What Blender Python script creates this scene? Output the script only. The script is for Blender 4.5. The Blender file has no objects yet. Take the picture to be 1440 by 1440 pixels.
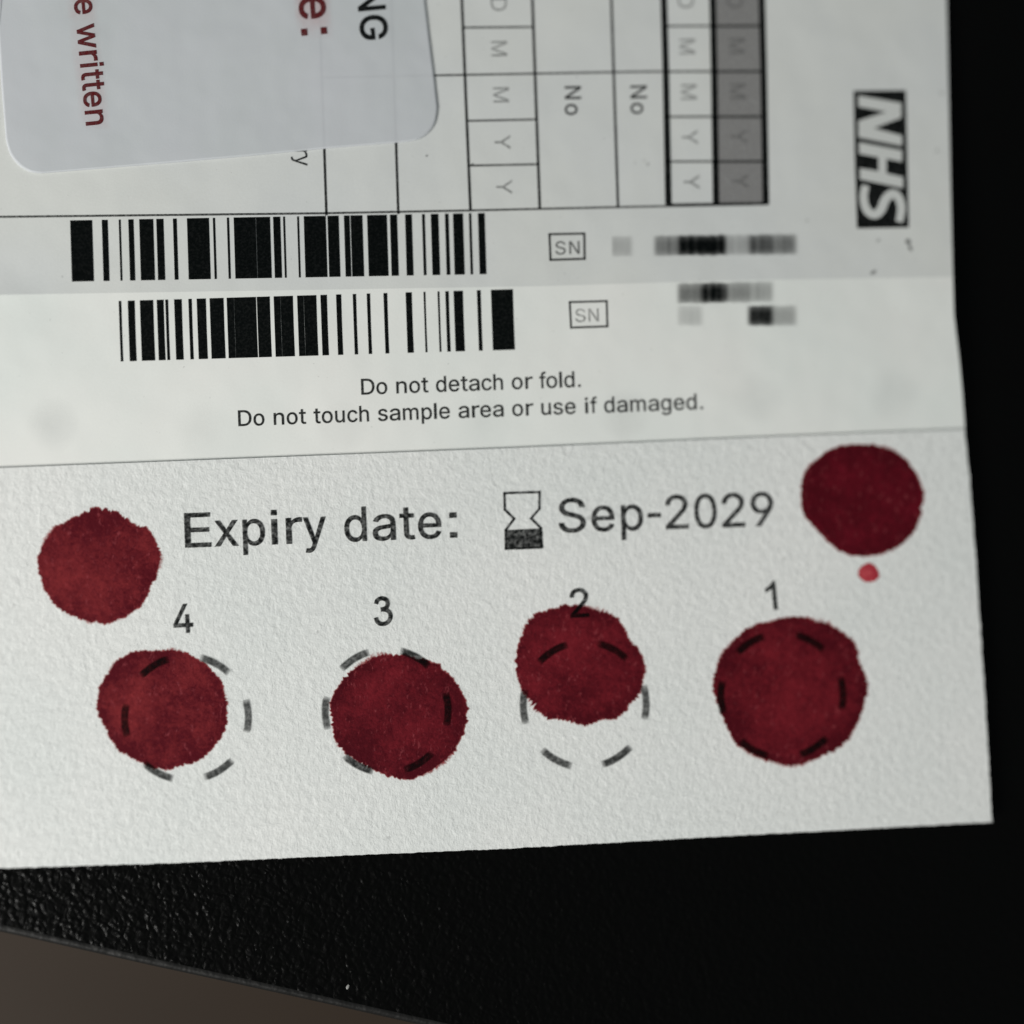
import bpy, bmesh, math, random
from mathutils import Vector, Matrix, Euler, noise
from mathutils.geometry import tessellate_polygon, delaunay_2d_cdt

# ------------------------------------------------------------------ camera, world, lights, exposure
S = bpy.context.scene
MM = 0.001
TILT = math.radians(-6.0)
DIST = 0.130
cam_d = bpy.data.cameras.new('camera')
cam = bpy.data.objects.new('camera', cam_d)
S.collection.objects.link(cam)
S.camera = cam
cam_d.sensor_width = 36.0
cam_d.lens = 48.0
cam_d.clip_start = 0.005
cam_d.clip_end = 5.0
TIP = math.radians(2.5)
ROT = Euler((TIP, TILT, 0)).to_matrix()
VIEW = ROT @ Vector((0, 0, -1))
CAM = -VIEW * DIST
cam.location = CAM
cam.rotation_euler = (TIP, TILT, 0)
cam_d.dof.use_dof = True
cam_d.dof.focus_distance = 0.1262
cam_d.dof.aperture_fstop = 4.2

W = bpy.data.worlds.new('World')
S.world = W
W.use_nodes = True
W.node_tree.nodes['Background'].inputs[0].default_value = (0.80, 0.92, 0.95, 1)
W.node_tree.nodes['Background'].inputs[1].default_value = 0.14

def area(name, loc, target, sx, sy, power, col):
    l = bpy.data.lights.new(name, 'AREA')
    l.shape = 'RECTANGLE'; l.size = sx; l.size_y = sy
    l.energy = power; l.color = col
    o = bpy.data.objects.new(name, l)
    o.location = loc
    o.rotation_euler = (Vector(target) - Vector(loc)).to_track_quat('-Z', 'Y').to_euler()
    S.collection.objects.link(o)
area('window_light', (-0.39, -0.21, 0.31), (0, 0, 0), 0.30, 0.24, 4.0, (1.0, 0.985, 0.945))

S.view_settings.view_transform = 'Standard'
S.view_settings.look = 'None'
S.view_settings.exposure = 0.0
S.view_settings.gamma = 1.0
S.cycles.transparent_max_bounces = 24

# letter outlines as polygons, thousandths of a unit
GLYPHS = {"-":[[[337,244],[337,188],[114,188],[114,244]]],".":[[[95,-4],[83,-3],[73,1],[63,9],[55,18],[51,29],[50,41],[51,53],[55,64],[63,73],[73,81],[83,85],[95,87],[107,85],[118,81],[128,73],[135,64],[140,53],[141,41],[140,29],[135,18],[128,9],[118,1],[107,-3]]],"0":[[[227,-7],[191,-3],[158,7],[130,24],[105,48],[85,77],[69,113],[61,138],[55,164],[51,192],[49,222],[48,254],[49,286],[51,316],[55,344],[61,370],[69,395],[85,431],[106,461],[130,484],[159,502],[191,512],[227,516],[262,512],[295,502],[323,484],[348,461],[368,431],[384,395],[392,370],[398,344],[402,316],[404,286],[405,254],[404,222],[402,192],[398,164],[392,138],[384,113],[368,77],[348,48],[323,24],[295,7],[263,-3]],[[227,50],[250,52],[271,60],[290,74],[306,92],[320,116],[330,144],[338,176],[342,213],[344,254],[342,295],[338,332],[330,365],[320,393],[306,416],[290,435],[271,449],[250,457],[227,460],[203,457],[182,449],[163,435],[147,416],[134,393],[123,365],[115,332],[111,295],[109,254],[111,213],[115,176],[123,144],[134,116],[147,92],[163,74],[182,60],[203,52]]],"1":[[[76,0],[76,55],[391,55],[391,0]],[[276,509],[276,0],[212,0],[212,448],[209,448],[86,358],[86,427],[198,509]]],"2":[[[64,0],[64,47],[234,229],[252,248],[268,266],[282,282],[294,298],[303,312],[311,327],[316,341],[319,356],[320,371],[319,389],[315,405],[308,419],[298,431],[287,441],[273,449],[258,455],[241,458],[224,460],[205,458],[188,454],[172,447],[159,438],[148,427],[139,413],[132,398],[128,381],[127,362],[66,362],[68,391],[75,418],[86,442],[102,464],[121,482],[143,496],[168,507],[196,513],[225,516],[254,513],[281,507],[306,497],[328,482],[346,465],[361,445],[372,423],[379,398],[381,372],[380,354],[377,336],[371,318],[363,299],[351,280],[336,259],[317,235],[294,209],[267,180],[153,60],[153,57],[389,57],[389,0]]],"3":[[[218,-7],[188,-5],[159,1],[133,10],[108,22],[88,38],[70,57],[57,79],[48,104],[44,132],[109,132],[112,115],[118,100],[126,87],[137,76],[150,66],[165,59],[182,54],[200,51],[219,50],[239,51],[258,55],[275,61],[291,69],[304,80],[315,93],[323,108],[328,125],[329,145],[328,163],[323,180],[316,196],[306,211],[292,223],[275,234],[254,241],[229,246],[201,248],[157,248],[157,299],[288,448],[288,452],[70,452],[70,509],[372,509],[372,461],[211,278],[211,289],[247,290],[279,286],[308,276],[333,262],[354,244],[371,222],[383,198],[391,173],[393,145],[390,116],[383,90],[370,66],[354,45],[333,27],[309,12],[281,2],[251,-5]]],"4":[[[40,105],[40,158],[247,509],[311,509],[109,166],[109,163],[413,163],[413,105]],[[282,0],[282,121],[282,146],[282,318],[343,318],[343,0]]],"9":[[[226,516],[256,513],[285,506],[310,494],[333,478],[352,458],[368,434],[380,408],[387,378],[389,347],[387,322],[382,296],[373,270],[359,240],[340,207],[315,168],[200,0],[130,0],[301,248],[307,248],[302,238],[295,229],[287,221],[278,214],[268,207],[257,202],[245,198],[232,195],[218,195],[188,197],[161,203],[137,214],[116,229],[98,247],[83,269],[72,294],[66,321],[64,352],[66,382],[73,411],[85,436],[101,459],[120,479],[143,494],[168,506],[196,513]],[[226,460],[207,459],[190,454],[174,446],[160,435],[148,423],[138,407],[131,390],[127,372],[125,352],[127,331],[131,313],[138,295],[148,280],[160,268],[174,257],[190,250],[207,245],[226,243],[245,245],[263,249],[279,257],[293,267],[305,280],[314,295],[322,312],[326,330],[327,350],[326,371],[322,390],[314,407],[305,422],[293,435],[279,446],[263,454],[245,459]]],":":[[[95,-4],[83,-3],[73,1],[63,9],[55,18],[51,29],[50,41],[51,53],[55,64],[63,73],[73,81],[83,85],[95,87],[107,85],[118,81],[128,73],[135,64],[140,53],[141,41],[140,29],[135,18],[128,9],[118,1],[107,-3]],[[95,271],[83,272],[73,277],[63,284],[55,294],[51,304],[50,316],[51,328],[55,339],[63,349],[73,356],[83,360],[95,362],[107,360],[118,356],[128,349],[135,339],[140,328],[141,316],[140,304],[135,294],[128,284],[118,277],[107,272]]],"D":[[[219,0],[96,0],[96,57],[215,57],[254,60],[288,68],[318,81],[343,99],[363,122],[379,149],[390,181],[397,216],[399,255],[397,294],[390,329],[379,361],[364,388],[344,410],[320,428],[291,441],[258,449],[221,452],[93,452],[93,509],[225,509],[254,507],[281,504],[307,498],[331,489],[353,478],[385,455],[412,426],[433,391],[444,367],[451,342],[457,315],[460,286],[462,255],[460,224],[457,195],[451,168],[443,142],[433,119],[421,97],[406,77],[390,60],[371,44],[351,31],[328,20],[303,11],[277,5],[249,1]],[[125,509],[125,0],[60,0],[60,509]]],"E":[[[60,0],[60,509],[372,509],[372,452],[125,452],[125,286],[355,286],[355,229],[125,229],[125,57],[375,57],[375,0]]],"G":[[[269,-7],[242,-6],[217,-2],[193,5],[171,14],[149,25],[130,39],[112,55],[96,73],[82,93],[69,116],[59,140],[51,166],[45,194],[41,223],[40,254],[41,285],[45,315],[51,343],[59,369],[69,393],[82,415],[96,436],[112,454],[129,470],[149,484],[170,495],[192,504],[215,510],[239,514],[265,516],[291,514],[316,510],[340,504],[363,494],[384,483],[403,469],[421,453],[436,436],[449,416],[460,395],[468,373],[474,349],[408,349],[402,365],[395,379],[387,393],[378,406],[368,417],[356,427],[344,436],[330,443],[315,448],[300,453],[283,455],[265,456],[236,453],[209,445],[183,432],[160,414],[141,392],[125,364],[113,332],[106,295],[103,254],[106,213],[113,177],[125,145],[141,117],[161,95],[184,76],[210,63],[238,56],[269,53],[296,55],[322,61],[345,71],[365,85],[382,102],[396,123],[407,147],[413,173],[415,202],[434,199],[283,199],[283,256],[478,256],[478,200],[475,160],[466,124],[451,91],[431,62],[406,38],[377,19],[344,5],[308,-4]]],"H":[[[60,0],[60,509],[125,509],[125,289],[392,289],[392,509],[457,509],[457,0],[392,0],[392,232],[125,232],[125,0]]],"M":[[[60,0],[60,509],[152,509],[277,187],[280,179],[284,170],[287,159],[299,123],[303,110],[307,97],[311,84],[322,49],[307,49],[318,83],[330,121],[334,134],[338,146],[342,158],[346,169],[349,179],[352,187],[476,509],[568,509],[568,0],[504,0],[504,291],[504,327],[505,340],[505,354],[505,369],[506,413],[507,457],[513,457],[508,441],[503,425],[498,409],[482,363],[477,348],[472,335],[467,322],[456,291],[342,0],[286,0],[170,291],[167,300],[163,310],[159,321],[145,361],[140,376],[134,392],[129,408],[124,424],[118,441],[112,457],[119,457],[120,416],[121,372],[122,328],[122,291],[122,0]]],"N":[[[60,0],[60,509],[136,509],[343,183],[349,174],[355,163],[363,151],[371,137],[379,122],[388,107],[396,90],[405,73],[414,55],[405,54],[403,72],[402,90],[401,108],[400,126],[399,142],[399,157],[399,195],[399,509],[463,509],[463,0],[387,0],[202,290],[194,303],[186,317],[177,331],[168,346],[159,363],[148,381],[108,452],[119,454],[122,384],[123,363],[124,345],[124,328],[125,313],[125,301],[125,291],[125,0]]],"S":[[[224,-9],[188,-7],[156,-1],[128,9],[102,23],[81,40],[64,60],[51,83],[42,109],[38,137],[104,137],[108,118],[114,102],[123,88],[136,76],[150,66],[166,59],[185,53],[204,50],[224,49],[246,50],[267,54],[286,60],[303,69],[317,79],[329,92],[338,106],[344,122],[346,139],[344,154],[340,168],[332,179],[322,189],[310,197],[296,205],[280,211],[263,217],[245,222],[184,239],[145,253],[112,269],[86,289],[67,313],[56,341],[52,372],[54,400],[62,425],[75,448],[92,468],[113,484],[138,498],[165,508],[195,514],[227,516],[259,514],[289,508],[316,498],[340,484],[360,468],[377,449],[390,427],[398,403],[401,378],[337,378],[332,402],[320,421],[302,437],[280,449],[254,456],[225,459],[204,457],[185,454],[167,448],[152,440],[139,430],[129,418],[121,405],[117,391],[115,376],[117,359],[122,345],[131,334],[142,324],[155,315],[169,308],[184,302],[198,297],[212,293],[264,279],[279,275],[295,270],[312,264],[328,256],[344,248],[359,238],[372,226],[384,213],[395,198],[402,180],[407,161],[408,139],[406,112],[399,87],[386,64],[370,43],[349,25],[323,11],[294,0],[261,-7]]],"Y":[[[203,0],[203,208],[16,509],[91,509],[192,344],[203,327],[213,309],[222,292],[231,274],[240,254],[250,230],[224,230],[233,254],[242,275],[251,293],[260,310],[270,327],[280,344],[381,509],[455,509],[268,208],[268,0]]],"a":[[[160,-9],[137,-7],[115,-3],[94,5],[76,15],[60,29],[48,45],[38,63],[32,84],[30,108],[32,128],[36,146],[43,161],[53,174],[64,184],[78,193],[92,200],[108,206],[125,211],[143,214],[161,217],[178,220],[200,223],[218,225],[234,227],[247,229],[257,231],[265,235],[271,240],[274,246],[276,255],[276,257],[275,272],[272,285],[267,297],[260,307],[251,315],[240,322],[227,327],[212,330],[196,331],[178,330],[163,327],[149,322],[137,316],[127,309],[118,301],[110,292],[104,283],[100,274],[41,291],[51,313],[64,331],[79,346],[95,358],[114,368],[133,375],[153,380],[173,383],[194,384],[208,384],[223,382],[239,379],[255,375],[271,369],[286,360],[300,350],[312,336],[322,320],[330,301],[335,278],[337,251],[337,0],[277,0],[277,52],[272,52],[267,43],[260,34],[252,25],[242,16],[229,8],[215,1],[199,-4],[181,-7]],[[170,45],[192,47],[211,51],[228,59],[242,68],[254,80],[263,93],[270,108],[274,122],[276,138],[276,190],[272,187],[267,184],[259,182],[251,180],[241,178],[231,176],[221,174],[210,173],[200,171],[175,168],[161,166],[147,163],[134,159],[122,153],[112,147],[103,139],[97,130],[93,118],[92,105],[93,93],[96,82],[102,72],[109,64],[119,57],[130,52],[142,48],[156,46]]],"c":[[[207,-8],[174,-5],[144,3],[117,16],[93,35],[72,58],[56,85],[44,116],[37,150],[34,187],[37,225],[44,260],[56,291],[72,318],[93,341],[117,360],[144,374],[174,382],[207,384],[226,384],[243,381],[260,377],[276,371],[291,364],[305,356],[318,346],[330,335],[340,322],[349,308],[356,293],[362,277],[303,262],[300,272],[295,281],[290,289],[284,297],[278,304],[270,311],[261,316],[252,321],[242,325],[231,328],[220,329],[207,330],[184,328],[163,321],[145,310],[130,296],[118,278],[108,258],[102,236],[98,212],[96,187],[98,163],[102,139],[108,117],[118,97],[130,80],[145,66],[163,55],[184,49],[207,46],[220,47],[232,49],[243,52],[253,55],[262,60],[271,66],[279,73],[285,80],[292,89],[297,98],[301,107],[304,117],[363,102],[357,86],[350,70],[341,56],[331,43],[319,32],[306,21],[292,12],[277,5],[261,-1],[244,-5],[226,-7]]],"d":[[[195,-8],[165,-6],[137,3],[111,16],[89,34],[70,57],[55,84],[43,116],[36,151],[34,189],[36,227],[43,261],[55,293],[70,320],[89,342],[112,361],[137,374],[165,382],[196,384],[218,383],[237,379],[253,373],[267,364],[278,355],[287,346],[295,336],[301,327],[306,319],[311,319],[311,509],[372,509],[372,0],[313,0],[313,59],[307,59],[301,50],[295,41],[287,31],[277,21],[266,12],[252,4],[236,-3],[217,-7]],[[205,47],[226,49],[246,55],[263,65],[278,78],[290,95],[299,115],[306,138],[310,162],[312,189],[310,216],[306,241],[300,263],[290,282],[278,299],[263,312],[246,322],[227,328],[205,330],[182,328],[162,322],[145,311],[130,298],[118,281],[108,261],[102,239],[98,215],[96,189],[98,163],[102,139],[109,117],[118,97],[130,80],[145,66],[162,55],[182,49]]],"e":[[[212,-8],[177,-5],[145,3],[117,16],[92,35],[72,58],[56,85],[44,116],[37,150],[34,187],[36,224],[44,258],[55,290],[71,317],[91,340],[115,359],[142,373],[172,382],[205,384],[226,383],[246,380],[266,374],[285,366],[303,355],[319,341],[334,324],[347,305],[357,282],[365,256],[370,227],[371,194],[371,169],[75,169],[75,221],[338,221],[310,202],[308,226],[304,248],[298,269],[288,286],[277,301],[263,314],[246,323],[227,328],[205,330],[183,328],[164,323],[146,313],[131,301],[119,286],[109,270],[102,251],[97,231],[96,211],[96,178],[98,151],[102,127],[110,106],[121,88],[135,73],[151,61],[169,53],[190,48],[212,46],[227,47],[241,49],[254,53],[265,58],[276,65],[285,73],[294,82],[300,93],[306,105],[365,91],[358,72],[348,55],[335,39],[320,26],[302,14],[283,4],[261,-3],[237,-7]]],"f":[[[228,379],[228,327],[6,327],[6,379]],[[81,0],[81,432],[82,452],[87,470],[96,486],[107,499],[120,510],[135,519],[152,525],[169,529],[187,530],[201,530],[212,529],[222,527],[231,525],[238,523],[243,521],[227,468],[224,470],[220,471],[215,472],[209,473],[202,474],[195,474],[178,472],[164,468],[154,460],[147,449],[143,435],[142,419],[142,0]]],"g":[[[207,-151],[180,-149],[156,-146],[134,-140],[114,-132],[97,-122],[82,-110],[70,-97],[59,-84],[51,-69],[101,-41],[107,-49],[114,-57],[122,-66],[131,-74],[142,-82],[154,-88],[169,-93],[187,-96],[207,-97],[236,-95],[261,-87],[282,-75],[298,-58],[308,-34],[311,-6],[311,68],[306,68],[301,60],[294,51],[287,41],[277,32],[266,23],[252,16],[236,10],[217,6],[195,5],[165,7],[138,14],[113,27],[90,43],[71,65],[55,90],[43,120],[36,154],[34,191],[36,229],[43,263],[55,293],[71,320],[90,342],[112,361],[138,374],[166,382],[196,384],[218,383],[237,379],[253,373],[267,365],[279,356],[288,346],[296,336],[302,327],[308,319],[313,319],[313,379],[372,379],[372,-9],[370,-40],[363,-67],[350,-90],[334,-109],[314,-124],[291,-136],[265,-144],[237,-149]],[[205,59],[227,61],[246,66],[264,75],[278,87],[290,103],[300,121],[307,142],[311,166],[312,193],[311,219],[307,242],[300,264],[291,283],[279,299],[264,312],[247,322],[227,328],[205,330],[182,328],[163,322],[145,312],[130,298],[118,282],[109,262],[102,241],[98,218],[96,193],[98,167],[102,144],[109,123],[118,104],[131,88],[145,76],[163,66],[183,61]]],"h":[[[114,227],[114,0],[53,0],[53,509],[114,509],[114,287],[102,287],[116,319],[132,344],[152,362],[175,374],[200,382],[227,384],[252,383],[275,377],[295,369],[313,356],[328,340],[341,321],[350,298],[355,271],[357,240],[357,0],[296,0],[296,235],[293,263],[286,286],[273,304],[256,318],[235,326],[210,329],[192,328],[176,324],[161,317],[147,308],[136,297],[126,283],[119,266],[115,248]]],"i":[[[53,0],[53,379],[114,379],[114,0]],[[84,443],[73,444],[63,448],[54,455],[47,463],[43,472],[41,483],[43,494],[47,504],[54,512],[63,518],[73,522],[84,524],[95,522],[105,518],[114,512],[121,504],[125,494],[126,483],[125,472],[121,463],[114,455],[105,448],[95,444]]],"l":[[[139,-2],[112,0],[91,8],[74,20],[62,37],[55,59],[53,84],[53,509],[114,509],[114,99],[114,83],[117,71],[120,62],[126,57],[135,53],[146,52],[152,52],[157,52],[160,53],[164,53],[167,54],[170,54],[181,3],[175,1],[169,0],[162,-1],[154,-2],[147,-2]]],"m":[[[53,0],[53,379],[112,379],[112,295],[108,295],[114,314],[122,331],[132,346],[144,358],[158,368],[172,376],[187,382],[203,385],[219,386],[245,383],[268,375],[287,361],[303,342],[314,320],[321,295],[312,295],[318,312],[326,329],[337,343],[350,356],[364,366],[381,375],[398,381],[417,385],[437,386],[458,385],[478,380],[497,372],[514,361],[529,346],[541,328],[550,307],[555,283],[557,255],[557,0],[496,0],[496,254],[493,279],[485,298],[473,313],[456,323],[438,329],[419,330],[402,329],[387,326],[374,320],[363,312],[353,302],[345,290],[340,277],[336,263],[335,247],[335,0],[274,0],[274,260],[272,280],[265,297],[253,311],[238,322],[220,328],[199,330],[185,329],[171,326],[158,320],[145,312],[135,302],[126,289],[119,274],[115,257],[114,238],[114,0]]],"n":[[[114,227],[114,0],[53,0],[53,379],[112,379],[112,287],[102,287],[116,319],[132,344],[152,362],[175,374],[200,382],[227,384],[252,383],[275,377],[295,369],[313,356],[328,340],[341,321],[350,298],[355,271],[357,240],[357,0],[296,0],[296,235],[293,263],[286,286],[273,304],[256,318],[235,326],[210,329],[192,328],[176,324],[161,317],[147,308],[136,297],[126,283],[119,266],[115,248]]],"o":[[[207,-8],[174,-5],[144,3],[117,16],[93,35],[72,58],[56,85],[44,116],[37,150],[34,187],[37,225],[44,260],[56,291],[72,318],[93,341],[117,360],[144,374],[174,382],[207,384],[241,382],[271,374],[299,360],[323,341],[343,318],[359,291],[371,260],[379,225],[381,187],[379,150],[371,116],[359,85],[343,58],[323,35],[299,16],[271,3],[241,-5]],[[207,46],[231,49],[252,55],[270,66],[285,80],[298,97],[307,117],[314,139],[318,163],[319,187],[318,212],[314,236],[307,258],[298,278],[285,296],[270,310],[252,321],[231,328],[207,330],[184,328],[163,321],[145,310],[130,296],[118,278],[108,258],[102,236],[98,212],[96,187],[98,163],[102,139],[108,117],[118,97],[130,80],[145,66],[163,55],[184,49]]],"p":[[[53,-143],[53,379],[112,379],[112,319],[118,319],[123,327],[130,336],[137,346],[147,355],[158,364],[171,373],[188,379],[207,383],[229,384],[259,382],[287,374],[313,361],[335,342],[354,320],[370,293],[381,261],[388,227],[390,189],[388,151],[381,116],[370,84],[355,57],[336,34],[313,16],[288,3],[260,-6],[229,-8],[208,-7],[189,-3],[173,4],[159,12],[147,21],[138,31],[130,41],[124,50],[118,59],[114,59],[114,-143]],[[220,47],[242,49],[262,55],[279,66],[294,80],[306,97],[316,117],[323,139],[327,163],[328,189],[327,215],[323,239],[316,261],[307,281],[295,298],[280,311],[262,322],[243,328],[220,330],[198,328],[178,322],[161,312],[147,299],[134,282],[125,263],[118,241],[114,216],[113,189],[114,162],[118,138],[125,115],[135,95],[147,78],[162,65],[179,55],[198,49]]],"r":[[[53,0],[53,379],[112,379],[112,321],[115,321],[124,339],[137,354],[152,367],[171,377],[191,383],[213,385],[229,384],[243,384],[243,322],[241,323],[236,324],[230,324],[223,325],[215,326],[207,326],[190,324],[174,321],[159,315],[146,306],[135,296],[126,284],[119,269],[115,254],[114,237],[114,0]]],"s":[[[182,-8],[157,-7],[133,-3],[112,3],[93,12],[76,24],[62,38],[50,54],[41,73],[36,94],[94,107],[101,87],[111,72],[124,60],[141,52],[160,47],[181,45],[206,47],[227,53],[244,62],[258,74],[265,88],[268,103],[266,115],[262,126],[254,136],[243,144],[229,150],[212,155],[149,170],[118,180],[92,192],[72,208],[58,227],[50,249],[47,274],[49,295],[55,314],[65,332],[79,347],[95,360],[115,370],[137,378],[161,383],[187,384],[212,383],[234,379],[254,372],[271,363],[286,352],[299,339],[309,324],[318,308],[324,290],[268,277],[262,291],[254,304],[243,316],[228,325],[210,331],[187,333],[166,331],[147,326],[131,317],[119,305],[111,292],[109,277],[110,264],[115,253],[124,243],[136,235],[152,229],[172,223],[229,209],[261,200],[287,187],[306,171],[320,153],[328,131],[331,107],[329,85],[323,65],[312,47],[298,31],[281,18],[260,6],[236,-2],[210,-7]]],"t":[[[204,379],[204,327],[6,327],[6,379]],[[65,471],[126,471],[126,98],[127,83],[130,70],[136,61],[144,55],[156,51],[170,50],[175,50],[180,50],[185,51],[191,52],[197,53],[202,54],[213,2],[207,0],[200,-2],[192,-3],[184,-3],[176,-4],[168,-4],[138,-1],[113,7],[92,21],[77,41],[68,64],[65,93]]],"u":[[[182,-5],[158,-3],[135,2],[115,11],[97,23],[82,39],[69,59],[60,82],[54,109],[53,139],[53,379],[114,379],[114,144],[116,117],[124,94],[137,75],[154,61],[175,53],[200,50],[218,51],[234,55],[249,62],[263,71],[274,83],[283,97],[290,113],[295,132],[296,153],[296,379],[357,379],[357,0],[298,0],[298,92],[307,92],[294,60],[277,35],[257,17],[234,5],[209,-3]]],"w":[[[138,0],[23,379],[87,379],[133,214],[140,190],[147,164],[154,137],[161,107],[168,75],[175,41],[165,41],[172,74],[179,105],[186,135],[192,163],[199,189],[206,214],[252,379],[316,379],[362,214],[368,189],[375,163],[382,136],[388,106],[395,75],[402,41],[391,41],[399,75],[406,106],[413,135],[420,163],[427,189],[434,214],[480,379],[545,379],[429,0],[368,0],[319,172],[305,225],[300,243],[295,262],[291,280],[277,338],[291,338],[277,280],[272,262],[267,243],[263,225],[258,207],[253,189],[248,172],[199,0]]],"x":[[[21,0],[171,218],[171,171],[29,379],[100,379],[147,306],[159,287],[170,270],[179,253],[188,237],[198,221],[207,206],[175,206],[185,221],[194,237],[202,253],[211,270],[222,287],[233,306],[282,379],[352,379],[209,169],[209,214],[358,0],[287,0],[231,85],[219,103],[209,120],[200,136],[191,152],[182,167],[173,182],[205,182],[195,167],[187,152],[178,136],[170,120],[160,103],[148,85],[91,0]]],"y":[[[47,-139],[61,-86],[71,-87],[83,-89],[94,-90],[104,-89],[113,-86],[122,-81],[130,-74],[138,-64],[145,-51],[151,-36],[163,-1],[17,379],[84,379],[165,155],[173,132],[180,109],[187,87],[193,64],[199,42],[206,21],[184,21],[190,42],[196,64],[202,87],[209,110],[216,132],[224,155],[305,379],[371,379],[204,-58],[196,-77],[187,-93],[177,-107],[165,-119],[153,-128],[139,-136],[125,-141],[109,-144],[91,-145],[82,-145],[73,-144],[65,-143],[57,-142],[52,-140]]]}

# ------------------------------------------------------------------ helpers
def interp(tab, x):
    if x <= tab[0][0]:
        a, b = tab[0], tab[1]
    elif x >= tab[-1][0]:
        a, b = tab[-2], tab[-1]
    else:
        for a, b in zip(tab, tab[1:]):
            if a[0] <= x <= b[0]:
                break
    return a[1] + (b[1] - a[1]) * (x - a[0]) / (b[0] - a[0])

def P(px, py, h):
    """the point at height h (millimetres) whose picture lies at px, py of the 1440 px photograph"""
    d = ROT @ Vector(((px - 720) / 1440 * 36 / 48, -(py - 720) / 1440 * 36 / 48, -1.0))
    t = (h * MM - CAM.z) / d.z
    return CAM + d * t

CREASE = [(0, 414.5), (760, 402.5), (1040, 394), (1335, 389.5)]
SPLIT = [(0, 658), (360, 644), (720, 630), (1040, 616), (1353, 604)]
def crease(x): return interp(CREASE, x)
def split(x): return interp(SPLIT, x)
RIDGE = 2.3
def h_form(x, y):
    d = crease(x) - y
    e = max(-40.0, d)
    base = RIDGE - 0.0034 * e if e < 430 else RIDGE - 0.0034 * 430
    base += 0.16 * math.exp(-max(x, 0) / 90.0) * math.exp(-abs(e) / 10.0)
    return base
def h_strip(x, y):
    c, s = crease(x), split(x)
    t = (y - c) / (s - c)
    base = RIDGE - 1.05 * t + 0.16 * math.sin(math.pi * min(max(t, 0), 1))
    base += 0.16 * math.exp(-max(x, 0) / 90.0) * math.exp(-abs(y - c) / 14.0)
    return base
def h_filter(x, y):
    return 1.50

def link(o, parent=None):
    S.collection.objects.link(o)
    if parent is not None:
        o.parent = parent
    return o

def obj(name, me, m, parent=None, label=None, kind=None, cat=None, group=None):
    me.name = name
    o = bpy.data.objects.new(name, me)
    me.materials.clear(); me.materials.append(m)
    link(o, parent)
    if label: o['label'] = label
    if kind: o['kind'] = kind
    if cat: o['category'] = cat
    if group: o['group'] = group
    return o

def sheet(rows, thick, smooth=True):
    """rows: grid of points; closed slab of the given thickness (mm) under it"""
    nr, nc = len(rows), len(rows[0])
    vs = [p for r in rows for p in r]
    top = len(vs)
    vs += [p - Vector((0, 0, thick * MM)) for r in rows for p in r]
    fs = []
    for i in range(nr - 1):
        for j in range(nc - 1):
            a = i * nc + j
            fs.append((a, a + nc, a + nc + 1, a + 1))
            fs.append((top + a, top + a + 1, top + a + nc + 1, top + a + nc))
    def wall(seq):
        for a, b in zip(seq, seq[1:]):
            fs.append((a, b, top + b, top + a))
    wall([i * nc for i in range(nr)][::-1])
    wall([(nr - 1) * nc + j for j in range(nc)][::-1])
    wall([i * nc + nc - 1 for i in range(nr)])
    wall(list(range(nc)))
    me = bpy.data.meshes.new('m')
    me.from_pydata([tuple(v) for v in vs], [], fs)
    bm = bmesh.new(); bm.from_mesh(me)
    bmesh.ops.recalc_face_normals(bm, faces=bm.faces)
    bm.to_mesh(me); bm.free()
    n_top = (nr - 1) * (nc - 1) * 2
    if smooth:
        for k, p in enumerate(me.polygons):
            p.use_smooth = k < n_top
        me.set_sharp_from_angle(angle=math.radians(40))
    return me

# ------------------------------------------------------------------ materials
def mat(name):
    m = bpy.data.materials.new(name)
    m.use_nodes = True
    nt = m.node_tree
    return m, nt, nt.nodes['Principled BSDF'], nt.nodes['Material Output']

def N(nt, kind, **kw):
    n = nt.nodes.new(kind)
    for k, v in kw.items():
        if k in n.inputs: n.inputs[k].default_value = v
        else: setattr(n, k, v)
    return n

def tex_noise(nt, scale, detail=4, rough=0.55, stretch=None, dist=0.0):
    tc = N(nt, 'ShaderNodeTexCoord')
    mp = N(nt, 'ShaderNodeMapping')
    if stretch: mp.inputs['Scale'].default_value = stretch
    nt.links.new(tc.outputs['Object'], mp.inputs['Vector'])
    n = N(nt, 'ShaderNodeTexNoise')
    n.inputs['Scale'].default_value = scale
    n.inputs['Detail'].default_value = detail
    n.inputs['Roughness'].default_value = rough
    n.inputs['Distortion'].default_value = dist
    nt.links.new(mp.outputs[0], n.inputs['Vector'])
    return n.outputs['Fac']

def ramp(nt, fac, stops):
    r = N(nt, 'ShaderNodeValToRGB')
    els = r.color_ramp.elements
    while len(els) < len(stops): els.new(0.5)
    for e, (p, c) in zip(els, stops):
        e.position = p
        e.color = (c, c, c, 1) if isinstance(c, (int, float)) else (*c, 1)
    nt.links.new(fac, r.inputs[0])
    return r.outputs[0]

def mix(nt, fac, a, b, blend='MIX'):
    n = N(nt, 'ShaderNodeMix'); n.data_type = 'RGBA'; n.blend_type = blend
    for sock, v in ((n.inputs[0], fac), (n.inputs[6], a), (n.inputs[7], b)):
        if hasattr(v, 'links'): nt.links.new(v, sock)
        elif isinstance(v, (int, float)): sock.default_value = v if sock == n.inputs[0] else (v, v, v, 1)
        else: sock.default_value = (*v, 1)
    return n.outputs[2]

def math_n(nt, op, a, b, clamp=False):
    n = N(nt, 'ShaderNodeMath'); n.operation = op; n.use_clamp = clamp
    for sock, v in ((n.inputs[0], a), (n.inputs[1], b)):
        if hasattr(v, 'links'): nt.links.new(v, sock)
        else: sock.default_value = v
    return n.outputs[0]

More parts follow.
